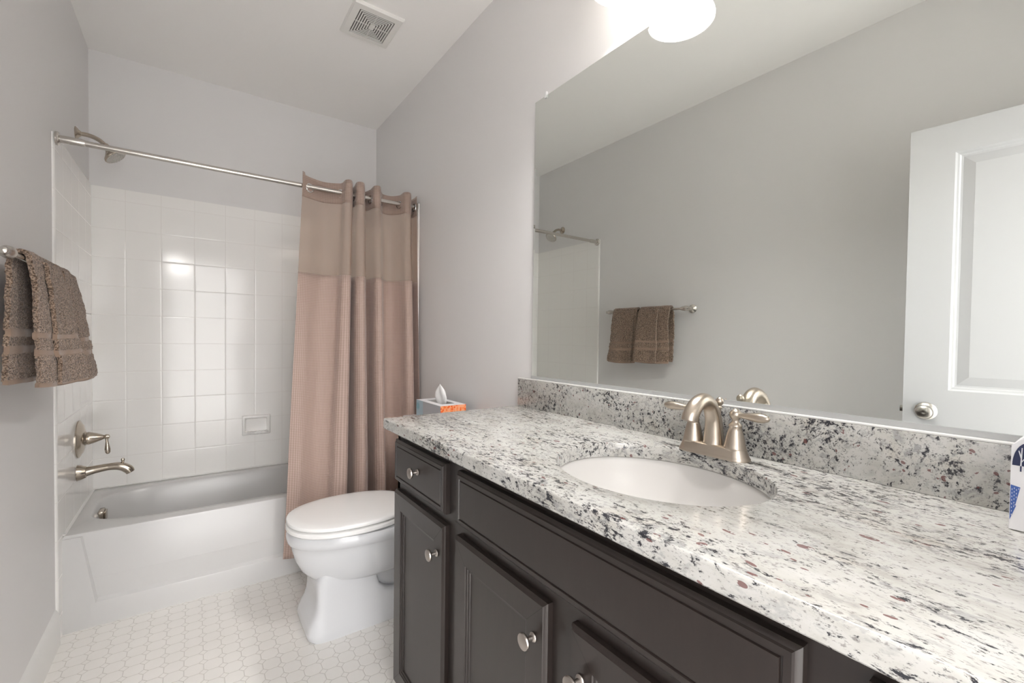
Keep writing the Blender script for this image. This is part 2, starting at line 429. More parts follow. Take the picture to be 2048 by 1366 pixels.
# ------------------------------------------------------------------ door leaf, seen in the mirror
def build_door():
    D = tag(bpy.data.objects.new('door_1', None), 'white panelled door standing open beside the left wall', None, None, 'structure'); C.objects.link(D)
    D.location = (0.24, -2.625, 0); ORG[D.name] = Vector((0, 0, 0))   # local frame: x out of the face, y from latch towards hinge (negative)
    D.rotation_euler = (0, 0, -math.atan2(0.096, 0.995))
    wd, zb, zt, th = 0.765, 0.015, 2.068, 0.035
    bm = bmesh.new()
    def panel(face, z0, z1):
        s = 1 if face == 0 else -1
        x = 0.0 if face == 0 else -th
        st = [(0, x), (0.006, x-0.003*s), (0.012, x-0.0045*s), (0.016, x-0.009*s), (0.022, x-0.010*s), (0.050, x-0.004*s), (0.054, x-0.003*s)]
        rect_steps(bm, 0, (-(wd-0.128), z0), (-0.128, z1), st, False, True)
    pans = ((0.215, 0.89), (1.048, 1.953))
    for face in (0, 1):
        x = 0.0 if face == 0 else -th
        ys = [-wd, -(wd-0.128), -0.128, 0.0]; zs = [zb, pans[0][0], pans[0][1], pans[1][0], pans[1][1], zt]
        for i in range(3):
            for j in range(5):
                if i == 1 and j in (1, 3): continue
                bm.faces.new([bm.verts.new((x, a, b)) for a, b in ((ys[i], zs[j]), (ys[i+1], zs[j]), (ys[i+1], zs[j+1]), (ys[i], zs[j+1]))])
        for z0, z1 in pans: panel(face, z0, z1)
    for a, b in (((-wd, zb), (0, zb)), ((0, zb), (0, zt)), ((0, zt), (-wd, zt)), ((-wd, zt), (-wd, zb))):
        bm.faces.new([bm.verts.new(p) for p in ((0, *a), (0, *b), (-th, *b), (-th, *a))])
    bmesh.ops.remove_doubles(bm, verts=bm.verts, dist=1e-5)
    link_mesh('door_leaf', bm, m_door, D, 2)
    bm = bmesh.new(); kz = 0.962; ky = -0.068
    lathe(bm, [(0.034, 0), (0.034, 0.004), (0.030, 0.008), (0.016, 0.011), (0.011, 0.014), (0.011, 0.028), (0.018, 0.033), (0.026, 0.042), (0.0275, 0.050), (0.024, 0.058), (0.015, 0.063), (0.004, 0.0645), (0.003, 0.064)], (0, ky, kz), (1, 0, 0))
    tag(link_mesh('door_knob', bm, m_rod, D), 'round satin knob')
    bm = bmesh.new()
    lathe(bm, [(0.034, 0), (0.034, 0.004), (0.030, 0.008), (0.011, 0.012), (0.011, 0.028), (0.0275, 0.045), (0.024, 0.058), (0.003, 0.064)], (-th, ky, kz), (-1, 0, 0))
    link_mesh('door_knob', bm, m_rod, D)
    link_mesh('latch_bolt', B(-0.026, -0.012, 0, 0.011, kz-0.012, kz+0.012, bev=0.002), m_rod, D)
    for z in (0.25, 1.1, 1.85):
        bm = bmesh.new(); lathe(bm, [(0.006, 0), (0.006, 0.09)], (-th/2, -wd-0.003, z), n=12); link_mesh('hinge', bm, m_rod, D)
build_door()

# ------------------------------------------------------------------ bathtub
def build_tub():
    t = thing('bathtub', 'white alcove bathtub with plain apron behind the toilet', 'bathtub', (W/2, -0.34, 0))
    x0, x1, yb, yf, zr = T, W-T, -T, -0.675, 0.400
    n = 96; cx, cy = (x0+x1)/2, (yb+yf)/2
    def rect_loop(ins, z):
        out = []
        for i in range(n):
            a = 2*math.pi*i/n; c, s = math.cos(a), math.sin(a)
            hx, hy = (x1-x0)/2-ins, (yb-yf)/2-ins
            k = min(hx/abs(c) if abs(c) > 1e-9 else 1e9, hy/abs(s) if abs(s) > 1e-9 else 1e9)
            out.append(Vector((cx+c*k, cy+s*k, z)))
        return out
    # snap the four corners onto the loops
    def snapc(lp, ins):
        for sx in (1, -1):
            for sy in (1, -1):
                p = Vector((cx+sx*((x1-x0)/2-ins), cy+sy*((yb-yf)/2-ins), lp[0].z))
                i = min(range(n), key=lambda k: (lp[k]-p).length); lp[i] = p
        return lp
    bcx, bcy, ba, bb = 0.765, -0.338, 0.712, 0.268
    bm = bmesh.new()
    loops = [snapc(rect_loop(0.0, 0.02), 0.0), snapc(rect_loop(0.0, zr-0.012), 0.0), snapc(rect_loop(0.0035, zr-0.0035), 0.0035), snapc(rect_loop(0.012, zr), 0.012)]
    for da, z, e in ((0.0, zr, 4.0), (-0.006, zr-0.003, 4.0), (-0.013, zr-0.012, 4.0), (-0.03, zr-0.07, 4.0), (-0.065, 0.22, 3.8), (-0.10, 0.12, 3.4), (-0.135, 0.075, 3.2), (-0.19, 0.058, 3.0)):
        loops.append(sellipse(bcx, bcy, ba+da, bb+da*0.75, n, e, z))
    loft(bm, loops, True, True)
    link_mesh('basin', bm, m_tub, t, 40)
    # apron: a flat panel set back behind a raised skirting and end stiles
    bm = bmesh.new()
    pr = [(yf+0.002, 0.0), (yf-0.014, 0.0), (yf-0.014, 0.094), (yf-0.0125, 0.099), (yf-0.008, 0.103), (yf-0.0005, 0.112), (yf-0.0005, 0.20), (yf+0.002, 0.20)]
    loft(bm, [[Vector((x, y, z)) for y, z in pr] for x in (x0+0.085, x1)])
    pl = [(0, 0.0), (0.064, 0.0), (0.085, 0.12), (0.045, 0.385), (0, 0.385)]
    lo = []
    bm2 = bm
    f = [bm.verts.new((x0+0.0, yf-0.0005, 0.386)), bm.verts.new((x0+0.06, yf-0.0005, 0.386)), bm.verts.new((x0+0.108, yf-0.0005, 0.10)), bm.verts.new((x0+0.108, yf-0.0005, 0.0)), bm.verts.new((x0, yf-0.0005, 0.0))]
    g = [bm.verts.new((x0, yf-0.006, 0.384)), bm.verts.new((x0+0.054, yf-0.006, 0.384)), bm.verts.new((x0+0.1, yf-0.0138, 0.098)), bm.verts.new((x0+0.1, yf-0.0138, 0.0)), bm.verts.new((x0, yf-0.0138, 0.0))]
    for i in range(5):
        j = (i+1) % 5; bm.faces.new((f[i], f[j], g[j], g[i]))
    bm.faces.new((g[0], g[1], g[2])); bm.faces.new((g[0], g[2], g[3], g[4]))
    link_mesh('apron', bm, m_tub, t, 30)
    bm = bmesh.new()
    loft(bm, [[Vector((x, -T-.0002, zr+.006)), Vector((x, -T-.003, zr+.003)), Vector((x, -T-.010, zr+.0005)), Vector((x, -T-.0002, zr-.004))] for x in (x0, x1)])
    loft(bm, [[Vector((x0+.0002, y, zr+.006)), Vector((x0+.003, y, zr+.003)), Vector((x0+.010, y, zr+.0005)), Vector((x0+.0002, y, zr-.004))] for y in (yf+.01, yb)])
    link_mesh('caulk_line', bm, m_trim, t, 0)
    # overflow plate on the drain end, drain in the floor
    ox = 0.083
    bm = bmesh.new(); box(bm, ox-0.012, ox+0.010, -0.355, -0.285, 0.318, 0.378, 0.006); box(bm, ox+0.010, ox+0.018, -0.348, -0.292, 0.324, 0.372, 0.004)
    link_mesh('overflow_plate', bm, m_nickel_dark, t)
    bm = bmesh.new(); lathe(bm, [(0.03, 0.0), (0.03, 0.003), (0.022, 0.006), (0.012, 0.012), (0.001, 0.014)], (0.33, -0.335, 0.0575)); link_mesh('drain', bm, m_nickel_dark, t)
build_tub()

# ------------------------------------------------------------------ bath fittings on the left wall
def build_bath_fittings():
    x = T
    t = thing('bath_spout', 'brushed nickel bath spout with diverter knob over the tub', 'bath spout', (x, -0.39, 0.59))
    bm = bmesh.new(); lathe(bm, [(0.037, 0), (0.035, 0.004), (0.034, 0.012), (0.029, 0.022), (0.026, 0.03), (0.019, 0.034)], (x, -0.39, 0.585), (1, 0, 0)); link_mesh('flange', bm, m_nickel_dark, t)
    bm = bmesh.new()
    path = spline([(x+0.02, -0.39, 0.585), (x+0.06, -0.39, 0.592), (x+0.11, -0.39, 0.597), (x+0.15, -0.39, 0.594), (x+0.178, -0.39, 0.577), (x+0.188, -0.39, 0.560)], 8)
    tube(bm, path, [0.024, 0.018, 0.016, 0.019, 0.020, 0.017], 20); link_mesh('spout', bm, m_nickel_dark, t)
    bm = bmesh.new(); lathe(bm, [(0.005, 0), (0.004, 0.008), (0.0065, 0.011), (0.005, 0.014), (0.008, 0.02), (0.006, 0.027), (0.001, 0.029)], (x+0.16, -0.39, 0.603)); link_mesh('diverter_knob', bm, m_nickel_dark, t)
    t = thing('shower_valve', 'brushed nickel shower valve with lever on round plate', 'shower valve', (x, -0.357, 0.735))
    bm = bmesh.new(); lathe(bm, [(0.086, 0), (0.086, 0.004), (0.080, 0.008), (0.074, 0.010), (0.066, 0.016), (0.045, 0.021), (0.033, 0.023), (0.028, 0.030)], (x, -0.357, 0.735), (1, 0, 0), 48); link_mesh('escutcheon', bm, m_nickel_dark, t)
    bm = bmesh.new(); lathe(bm, [(0.027, 0.026), (0.030, 0.034), (0.028, 0.042), (0.022, 0.060), (0.014, 0.080), (0.010, 0.088)], (x, -0.357, 0.735), (1, 0, 0)); lathe(bm, [(0.001, -0.013), (0.008, -0.011), (0.0125, 0), (0.009, 0.010), (0.001, 0.013)], (x+0.098, -0.357, 0.735), (1, 0, 0), 20)
    h = link_mesh('handle', bm, m_nickel_dark, t)
    bm = bmesh.new(); lathe(bm, [(0.006, 0.0), (0.005, 0.014), (0.0075, 0.03), (0.011, 0.052), (0.010, 0.066), (0.006, 0.073), (0.001, 0.075)], (x+0.099, -0.36, 0.728), (0.06, -0.05, -1), 20); link_mesh('lever', bm, m_nickel_dark, h)
    t = thing('overhead_shower', 'brushed nickel shower head on bent arm above the tub', 'shower head', (0.0, -0.318, 2.15))
    bm = bmesh.new(); lathe(bm, [(0.030, 0), (0.030, 0.003), (0.026, 0.007), (0.017, 0.012), (0.012, 0.018)], (0, -0.318, 2.155), (1, 0, 0)); link_mesh('flange', bm, m_nickel_dark, t)
    bm = bmesh.new(); tube(bm, spline([(0.005, -0.318, 2.155), (0.045, -0.319, 2.155), (0.08, -0.321, 2.143), (0.106, -0.324, 2.12)], 8), 0.0095, 14); link_mesh('arm', bm, m_nickel_dark, t)
    ax = Vector((0.62, -0.12, -0.78)); o = Vector((0.100, -0.324, 2.125))
    bm = bmesh.new(); lathe(bm, [(0.010, 0), (0.014, 0.004), (0.015, 0.016), (0.012, 0.02), (0.018, 0.032), (0.034, 0.050), (0.045, 0.060), (0.047, 0.066), (0.044, 0.070)], o, ax, 36); hd = link_mesh('head', bm, m_nickel_dark, t)
    bm = bmesh.new(); lathe(bm, [(0.042, 0.0695), (0.040, 0.0715), (0.026, 0.0715), (0.024, 0.073), (0.010, 0.073), (0.001, 0.0735)], o, ax, 36)
    u, v = frame_of(ax); ax.normalize()
    for R_, k in ((0.034, 18), (0.018, 9)):
        for i in range(k):
            a = 2*math.pi*i/k; lathe(bm, [(0.0022, 0.070), (0.0022, 0.0755)], o + (u*math.cos(a)+v*math.sin(a))*R_, ax, 8)
    tag(link_mesh('spray_face', bm, simple('spray_face_grey', (0.50, 0.48, 0.45), 0.4), hd), 'pale grey spray face with rubber nozzles')
build_bath_fittings()

def build_soap_dish():
    t = thing('soap_dish', 'white ceramic soap dish set in the tiled back wall', 'soap dish', (0.768, -T, 0.605))
    y0, y1, z0, z1 = 0.690, 0.846, 0.607, 0.728
    bm = bmesh.new()
    rect_steps(bm, 1, (y0, z0), (y1, z1), [(0, -T), (0.0, -T-0.008), (0.004, -T-0.014), (0.012, -T-0.016), (0.018, -T-0.012), (0.022, -T-0.002), (0.026, -T-0.001)])
    bmesh.ops.bevel(bm, geom=[e for e in bm.edges if e.calc_length() < 0.03], offset=0.002, segments=2, affect='EDGES')
    link_mesh('dish_body', bm, m_dish, t, 30)
    bm = bmesh.new()   # projecting lip with scallops
    pts = []
    for i in range(41):
        s = i/40; xx = y0+0.008+(y1-y0-0.016)*s
        d = 0.030*(1-abs(2*s-1)**6)
        pts.append((xx, d, 0.0025*math.sin(s*math.pi*14)))
    lo = [Vector((a, -T-0.001-d*0.8, z0+0.006+0*w_)) for a, d, w_ in pts]
    loft(bm, [[Vector((a, -T-0.001, z0+0.006)) for a, d, w_ in pts], lo, [Vector((a, -T-0.001-d, z0+0.014+w_)) for a, d, w_ in pts], [Vector((a, -T-0.001-d, z0+0.022+w_)) for a, d, w_ in pts], [Vector((a, -T-0.001-d+0.006*(d > 0.007), z0+0.022+w_)) for a, d, w_ in pts], [Vector((a, -T-0.001, z0+0.014)) for a, d, w_ in pts]], False, False, False)
    link_mesh('lip', bm, m_dish, t, 50)
build_soap_dish()

# ------------------------------------------------------------------ shower rod and curtain
RY, RZ = -0.7303, 1.985
def build_rod():
    t = thing('shower_rod', 'satin steel tension rod spanning the tub alcove', 'shower rod', (0.0, RY, RZ))
    bm = bmesh.new(); tube(bm, [(T+0.01, RY, RZ), (W-T-0.01, RY, RZ)], 0.0115, 20); link_mesh('tube', bm, m_rod, t)
    bm = bmesh.new(); tube(bm, [(T+0.012, RY, RZ), (T+0.075, RY, RZ), (T+0.085, RY, RZ)], [0.0145, 0.0145, 0.012], 20); link_mesh('sleeve', bm, m_rod, t)
    for x, s in ((T, 1), (W-T, -1)):
        bm = bmesh.new(); lathe(bm, [(0.026, 0), (0.026, 0.007), (0.023, 0.011), (0.016, 0.013)], (x, RY, RZ), (s, 0, 0)); link_mesh('end_flange', bm, m_rod, t)
build_rod()

def build_curtain():
    t = thing('shower_curtain', 'taupe waffle shower curtain with sheer band bunched at the right', 'curtain', (1.2, RY, 0.13))
    wp = [(.895, -.752), (.933, -.73), (1.010, -.700), (1.084, -.73), (1.100, -.776), (1.128, -.780), (1.150, -.725), (1.160, -.668), (1.158, -.72), (1.158, -.776), (1.190, -.782), (1.213, -.73), (1.232, -.676), (1.244, -.73), (1.252, -.776), (1.280, -.780), (1.305, -.728), (1.330, -.692), (1.378, -.690), (1.410, -.73), (1.424, -.774), (1.456, -.778), (1.482, -.73), (1.497, -.682), (1.500, -.73), (1.503, -.760)]
    pl = spline([(a, b, 0) for a, b in wp], 12)
    s = [0.0]
    for a, b in zip(pl, pl[1:]): s.append(s[-1] + (b-a).length)
    wb = [(.802, -.785), (.86, -.800), (.935, -.775), (.985, -.795), (1.012, -.832), (1.074, -.842), (1.094, -.78), (1.102, -.712), (1.124, -.718), (1.128, -.800), (1.165, -.848), (1.204, -.800), (1.212, -.718), (1.240, -.722), (1.247, -.81), (1.285, -.838), (1.316, -.79), (1.335, -.742), (1.375, -.742), (1.410, -.79), (1.425, -.832), (1.464, -.832), (1.485, -.78), (1.497, -.718), (1.503, -.76), (1.506, -.80)]
    pb = spline([(a, b - (0.025 if b < -0.79 and a > 0.99 else 0), 0) for a, b in wb], 12)
    def pos(i, z):
        p = pl[i]; k = max(0.0, min(1.0, (1.99-z)/1.86)); kk = min(1.0, k*1.25)
        x = p.x*(1-k) + pb[i].x*k
        y = p.y*(1-kk) + pb[i].y*kk
        # soft creases that grow down the cloth
        q = noise.noise(Vector((s[i]*9, z*1.3, 3.1)))*0.010*k + noise.noise(Vector((s[i]*24, z*3.0, 8.1)))*0.003*k
        return Vector((x + q*0.5, y - abs(q), z))
    def ztop(i):
        off = pl[i].y-RY
        return 2.034 + 0.010*max(0, -off)/0.045 + (0.012 if i < 6 else 0)
    def sheet(name, zs, mat, th):
        bm = bmesh.new(); uvl = bm.loops.layers.uv.new('UVMap')
        rows = []
        for z in zs:
            rows.append([(bm.verts.new(pos(i, z if z is not None else ztop(i))), s[i], z if z is not None else ztop(i)) for i in range(len(pl))])
        for a, b in zip(rows, rows[1:]):
            for i in range(len(pl)-1):
                q = (a[i], a[i+1], b[i+1], b[i]); f = bm.faces.new([k[0] for k in q])
                for l, k in zip(f.loops, q): l[uvl].uv = (k[1], k[2])
        o = link_mesh(name, bm, mat, t, 60, recalc=False)
        if th:
            md = o.modifiers.new('thick', 'SOLIDIFY'); md.thickness = th; md.offset = 0
        return o
    lin = lambda a, b, k: [a + (b-a)*i/k for i in range(k+1)]
    tag(sheet('hem', [None]+lin(2.02, 1.925, 5), m_hem, 0.0016), 'waffle weave top hem')
    tag(sheet('sheer_band', lin(1.925, 1.545, 14), m_sheer, 0), 'see-through sheer band')
    tag(sheet('lower_panel', lin(1.545, 0.13, 48), m_waffle, 0.0012), 'textured waffle weave panel')
    # grommets where the cloth crosses the rod
    for k in (1, 3, 6, 8, 11, 13, 16, 19, 22, 24):
        i = k*12; p = pl[i]; d = (pl[min(i+1, len(pl)-1)]-pl[i-1]).normalized(); nrm = Vector((d.y, -d.x, 0))
        bm = bmesh.new()
        n = 28; m = 8; R_, r_ = 0.0200, 0.0042
        rows = []
        ctr = Vector((p.x, p.y, RZ-0.006))
        for a in range(n):
            A = 2*math.pi*a/n; rad = d*math.cos(A) + Vector((0, 0, 1))*math.sin(A)
            rows.append([ctr + rad*(R_ + r_*math.cos(2*math.pi*b/m)) + nrm*(r_*0.8*math.sin(2*math.pi*b/m)) for b in range(m)])
        rows.append(rows[0]); loft(bm, rows, False, False); bmesh.ops.remove_doubles(bm, verts=bm.verts, dist=1e-6)
        link_mesh('grommet', bm, m_chrome, t)
build_curtain()

# ------------------------------------------------------------------ towel bar and towels
BX, BZ = 0.066, 1.428
def build_towel_bar():
    t = thing('towel_bar', 'brushed nickel towel bar on the left wall carrying brown towels', 'towel bar', (0, -1.23, BZ))
    bm = bmesh.new(); tube(bm, [(BX, -1.545, BZ), (BX, -0.915, BZ)], 0.008, 16); link_mesh('rail', bm, m_rod, t)
    for y, s in ((-1.545, -1), (-0.915, 1)):
        bm = bmesh.new()
        lathe(bm, [(0.027, 0), (0.027, 0.004), (0.021, 0.008), (0.012, 0.016), (0.009, 0.03), (0.009, 0.05), (0.014, 0.060), (0.010, 0.072)], (0, y, BZ), (1, 0, 0)); link_mesh('post', bm, m_rod, t)
        bm = bmesh.new(); lathe(bm, [(0.009, -0.045), (0.013, -0.030), (0.0165, -0.012), (0.015, 0.004), (0.0095, 0.014), (0.0105, 0.020), (0.0075, 0.028), (0.001, 0.031)], (BX, y, BZ), (0, s, 0), 24); link_mesh('finial', bm, m_rod, t)
build_towel_bar()

def build_towel(label, y0, y1, zb, zf, fold, seed, near):
    """y0 is the edge nearest the camera; a doubled towel over the rail, a folded third on the front"""
    t = thing('hand_towel', label, 'towel', (BX, (y0+y1)/2, zf), 'brown towels on the towel bar')
    wd = y1-y0
    def prof(u):
        """u from 0 (back hem) to 1 (front hem): x, z without flare"""
        Lb, Lf, r = BZ-zb, BZ-zf, 0.019
        L = Lb + math.pi*r + Lf; d = u*L
        if d < Lb: return BX-r, zb+d, -(1-d/Lb)
        if d < Lb+math.pi*r:
            a = (d-Lb)/r; return BX-r*math.cos(a), BZ+r*math.sin(a), 0.0
        return BX+r, BZ-(d-Lb-math.pi*r), (d-Lb-math.pi*r)/Lf
    def bandmask(u):
        Lb, Lf, r = BZ-zb, BZ-zf, 0.019; L = Lb+math.pi*r+Lf
        e = min(u*L, (1-u)*L)
        return (0.086 < e < 0.104) or (0.133 < e < 0.149) or e < 0.012
    def pt(u, v, lift=0.0):
        x, z, k = prof(u); y = y0+wd*v
        if k < 0:      # back half leans towards the wall near the camera edge, away from it further in
            q = -k
            x += q*(-0.018 + 0.030*min(1, v*2.2)) + 0.004*math.sin(v*7+seed)*q
        elif k > 0:
            q = k**0.85
            x += q*(0.012 + 0.052*v**0.8) + 0.006*math.sin(v*8.5+seed)*q
            x += lift
        z -= 0.006*max(k, 0)*math.sin(v*math.pi)
        y += 0.006*math.sin(k*5+seed)
        nn = (0.0002 if bandmask(u) else 1)*noise.noise(Vector((x*230, y*230+seed, z*230)))*0.0030 - (0.0022*(1 if k > 0 else -1) if bandmask(u) else 0) + noise.noise(Vector((x*22, y*22, z*22+seed)))*0.004
        return Vector((x+nn, y+nn*0.5, z+nn*0.3))
    def sheet(name, u0, u1, v0, v1, lift, nu, nv, th):
        bm = bmesh.new(); us = [u0+(u1-u0)*i/nu for i in range(nu+1)]
        rows = [[bm.verts.new(pt(u, v0+(v1-v0)*j/nv, lift)) for j in range(nv+1)] for u in us]
        for i in range(nu):
            mi = 1 if bandmask(0.5*(us[i]+us[i+1])) else 0
            for j in range(nv):
                f = bm.faces.new((rows[i][j], rows[i][j+1], rows[i+1][j+1], rows[i+1][j])); f.material_index = mi
        o = link_mesh(name, bm, [m_terry, m_terry_band], t, 180, recalc=False)
        md = o.modifiers.new('thick', 'SOLIDIFY'); md.thickness = th; md.offset = 0
        bv = o.modifiers.new('round', 'BEVEL'); bv.width = th*0.42; bv.segments = 3; bv.limit_method = 'ANGLE'; bv.angle_limit = math.radians(50)
        return o
    sheet('towel_body', 0, 1, 0, 1, 0, 240, 84, 0.012)
    sheet('front_fold', 0.49, 0.993, fold, 1.0, 0.013, 124, 60, 0.010)
build_towel('front brown terry hand towel on the wall bar, nearest the viewer', -1.436, -1.212, 1.085, 1.078, 0.33, 0.4, True)
build_towel('brown terry hand towel farther along the bar, nearer the bathtub', -1.184, -0.984, 1.080, 1.068, 0.12, 2.3, False)

# ------------------------------------------------------------------ toilet
def build_toilet():
    ty = -1.19
    t = thing('toilet', 'white two-piece toilet with closed lid beside the vanity', 'toilet', (1.15, ty, 0))
    n = 64
    def sec(xf, xb, hw, z, e=2.2, xm=None):
        xm = xm if xm is not None else xf + (xb-xf)*0.52
        return sellipse(xm, ty, xb-xm, hw, n, e, z, af=xm-xf)
    bm = bmesh.new()
    # pedestal with a flared foot
    loft(bm, [sec(.828, 1.46, .140, 0.0, 10), sec(.815, 1.46, .1415, .012, 10), sec(.812, 1.46, .1395, .032, 10), sec(.819, 1.46, .1345, .055, 10), sec(.831, 1.36, .129, .078, 10, 1.0), sec(.842, 1.24, .125, .100, 10, 1.0), sec(.849, 1.14, .1225, .125, 10, 1.0), sec(.852, 1.11, .1215, .155, 10, 1.0), sec(.852, 1.10, .121, .19, 10, 1.0), sec(.853, 1.10, .121, .225, 9, 1.0), sec(.866, 1.10, .118, .26, 8, 1.0)])
    # bowl
    loft(bm, [sec(.900, 1.24, .100, .196, 2.3), sec(.868, 1.30, .122, .206, 2.3), sec(.836, 1.36, .142, .226, 2.3), sec(.808, 1.42, .160, .258, 2.3), sec(.788, 1.46, .172, .30, 2.3), sec(.776, 1.48, .181, .345, 2.3), sec(.771, 1.49, .185, .368, 2.3), sec(.766, 1.49, .1875, .374, 2.3), sec(.759, 1.49, .1925, .380, 2.3), sec(.756, 1.49, .1945, .395, 2.3), sec(.757, 1.49, .194, .410, 2.3), sec(.764, 1.485, .188, .421, 2.3), sec(.80, 1.46, .155, .4215, 2.3)])
    # trapway bulge behind the pedestal
    tube(bm, spline([(1.08, ty, .22), (1.16, ty, .17), (1.26, ty, .15), (1.36, ty, .20), (1.44, ty, .30)], 6), [0.085, 0.088, 0.088, 0.085, 0.08], 20)
    link_mesh('bowl', bm, m_porc, t, 50)
    for s in (-1, 1):
        bm = bmesh.new(); lathe(bm, [(0.014, 0.0), (0.014, 0.010), (0.010, 0.018), (0.001, 0.021)], (1.20, ty+s*0.118, 0.063), n=18); link_mesh('bolt_cap', bm, m_porc, t)
    def slab(name, steps, mat):
        bm = bmesh.new(); loft(bm, [sec(xf, xb, hw, z, 2.25, 1.02) for xf, xb, hw, z in steps]); return link_mesh(name, bm, mat, t, 40)
    slab('seat', [(.790, 1.25, .162, .4220), (.790, 1.25, .162, .4275), (.759, 1.275, .191, .4285), (.754, 1.278, .195, .433), (.755, 1.277, .1945, .444), (.760, 1.274, .190, .4475), (.79, 1.25, .160, .4478)], m_seat)
    slab('lid', [(.795, 1.25, .158, .4480), (.795, 1.25, .158, .4540), (.762, 1.274, .189, .4550), (.757, 1.278, .194, .458), (.756, 1.28, .195, .464), (.759, 1.278, .192, .470), (.768, 1.272, .184, .4735), (.80, 1.25, .16, .4765), (.88, 1.18, .10, .479), (.96, 1.08, .03, .480)], m_seat)
    for s in (-1, 1):
        bm = bmesh.new(); lathe(bm, [(0.012, -0.025), (0.012, 0.025)], (1.285, ty+s*0.075, 0.455), (0, 1, 0), 16); link_mesh('lid_hinge', bm, m_seat, t)
    bm = bmesh.new()
    rect_steps(bm, 2, (1.345, ty-.205), (1.512, ty+.205), [(0.03, .428), (0.012, .445), (0.004, .52), (0.0, .70), (0.0, .785)])
    bmesh.ops.bevel(bm, geom=[e for e in bm.edges if abs((e.verts[0].co-e.verts[1].co).normalized().z) > 0.5], offset=0.025, segments=4, affect='EDGES')
    link_mesh('tank', bm, m_porc, t, 40)
    link_mesh('tank_lid', B(1.335, 1.514, ty-.215, ty+.215, .786, .820, bev=0.010, seg=3), m_porc, t, 40)
    bm = bmesh.new(); lathe(bm, [(0.012, 0), (0.012, 0.008), (0.006, 0.012)], (1.345, ty+.15, .74), (-1, 0, 0), 18); box(bm, 1.325, 1.333, ty+.07, ty+.158, .733, .746, 0.003); link_mesh('flush_lever', bm, m_chrome, t)
build_toilet()

# ------------------------------------------------------------------ tissue boxes
def box_pattern(kind):
    m, nt, b = M('tissue_box_'+kind); n = N(nt)
    b.inputs['Roughness'].default_value = 0.35
    v = n.coord()
    vo = n.node('ShaderNodeTexVoronoi'); n.link(v, vo.inputs['Vector'])
    if kind == 'orange':
        vo.inputs['Scale'].default_value = 95
        n.link(n.ramp(vo.outputs['Distance'], [(0.18, (0.75, 0.05, 0.015)), (0.34, (0.95, 0.22, 0.03)), (0.62, (0.92, 0.40, 0.22))]), b.inputs['Base Color'])
    elif kind == 'grey':
        vo.inputs['Scale'].default_value = 22
        sp = n.sep(v)
        far = n.math('GREATER_THAN', sp[1], 0.055)
        n.link(n.mix(far, (0.44, 0.45, 0.48), n.ramp(vo.outputs['Distance'], [(0.3, (0.22, 0.42, 0.50)), (0.5, (0.42, 0.55, 0.62))])), b.inputs['Base Color'])
    else:
        b.inputs['Base Color'].default_value = (0.66, 0.75, 0.86, 1)
    return m
def build_far_tissue():
    x0, x1, y0, y1, z0, z1 = 1.345, 1.475, -1.395, -1.135, .8205, .921
    t = thing('tissue_box', 'flat tissue box with an orange end on the toilet tank', 'tissue box', ((x0+x1)/2, (y0+y1)/2, z0), 'tissue boxes')
    bm = bmesh.new()
    vs = [[bm.verts.new((x, y, z)) for x, y in ((x0, y0), (x1, y0), (x1, y1), (x0, y1))] for z in (z0, z1)]
    bm.faces.new(vs[0][::-1])
    for i, mi in ((0, 1), (1, 2), (2, 1), (3, 2)):
        f = bm.faces.new((vs[0][i], vs[0][(i+1) % 4], vs[1][(i+1) % 4], vs[1][i])); f.material_index = mi
    sl = [bm.verts.new((x, y, z1)) for x, y in ((x0+.032, y0+.05), (x1-.032, y0+.05), (x1-.032, y1-.05), (x0+.032, y1-.05))]
    sd = [bm.verts.new((v.co.x, v.co.y, z1-.03)) for v in sl]
    for i in range(4):
        j = (i+1) % 4
        bm.faces.new((vs[1][i], vs[1][j], sl[j], sl[i])); f = bm.faces.new((sl[i], sl[j], sd[j], sd[i])); f.material_index = 3
    bm.faces.new(sd).material_index = 3
    link_mesh('carton', bm, [m_box_white, box_pattern('orange'), box_pattern('grey'), simple('slot_shade', (0.45, 0.44, 0.43), 0.7)], t, 0)
    bm = bmesh.new(); rows = []
    cx, cy = (x0+x1)/2, (y0+y1)/2-.02
    for i in range(15):
        k = i/14; row = []
        for j in range(25):
            a = 2*math.pi*j/24
            r = 0.036*(0.55+0.75*math.sin(k*2.2))*(1-k**3*0.96)*(1+0.35*math.sin(3*a+k*2))
            row.append(Vector((cx + r*math.cos(a)*0.45 - 0.004*k, cy + r*math.sin(a)*1.05 + 0.018*k*k, z1-.015+0.098*k + 0.004*math.sin(2*a))))
        rows.append(row[:-1])
    loft(bm, rows, False, True); tag(link_mesh('tissue', bm, m_paper, t, 60), 'white tissue pulled up through the slot')
build_far_tissue()

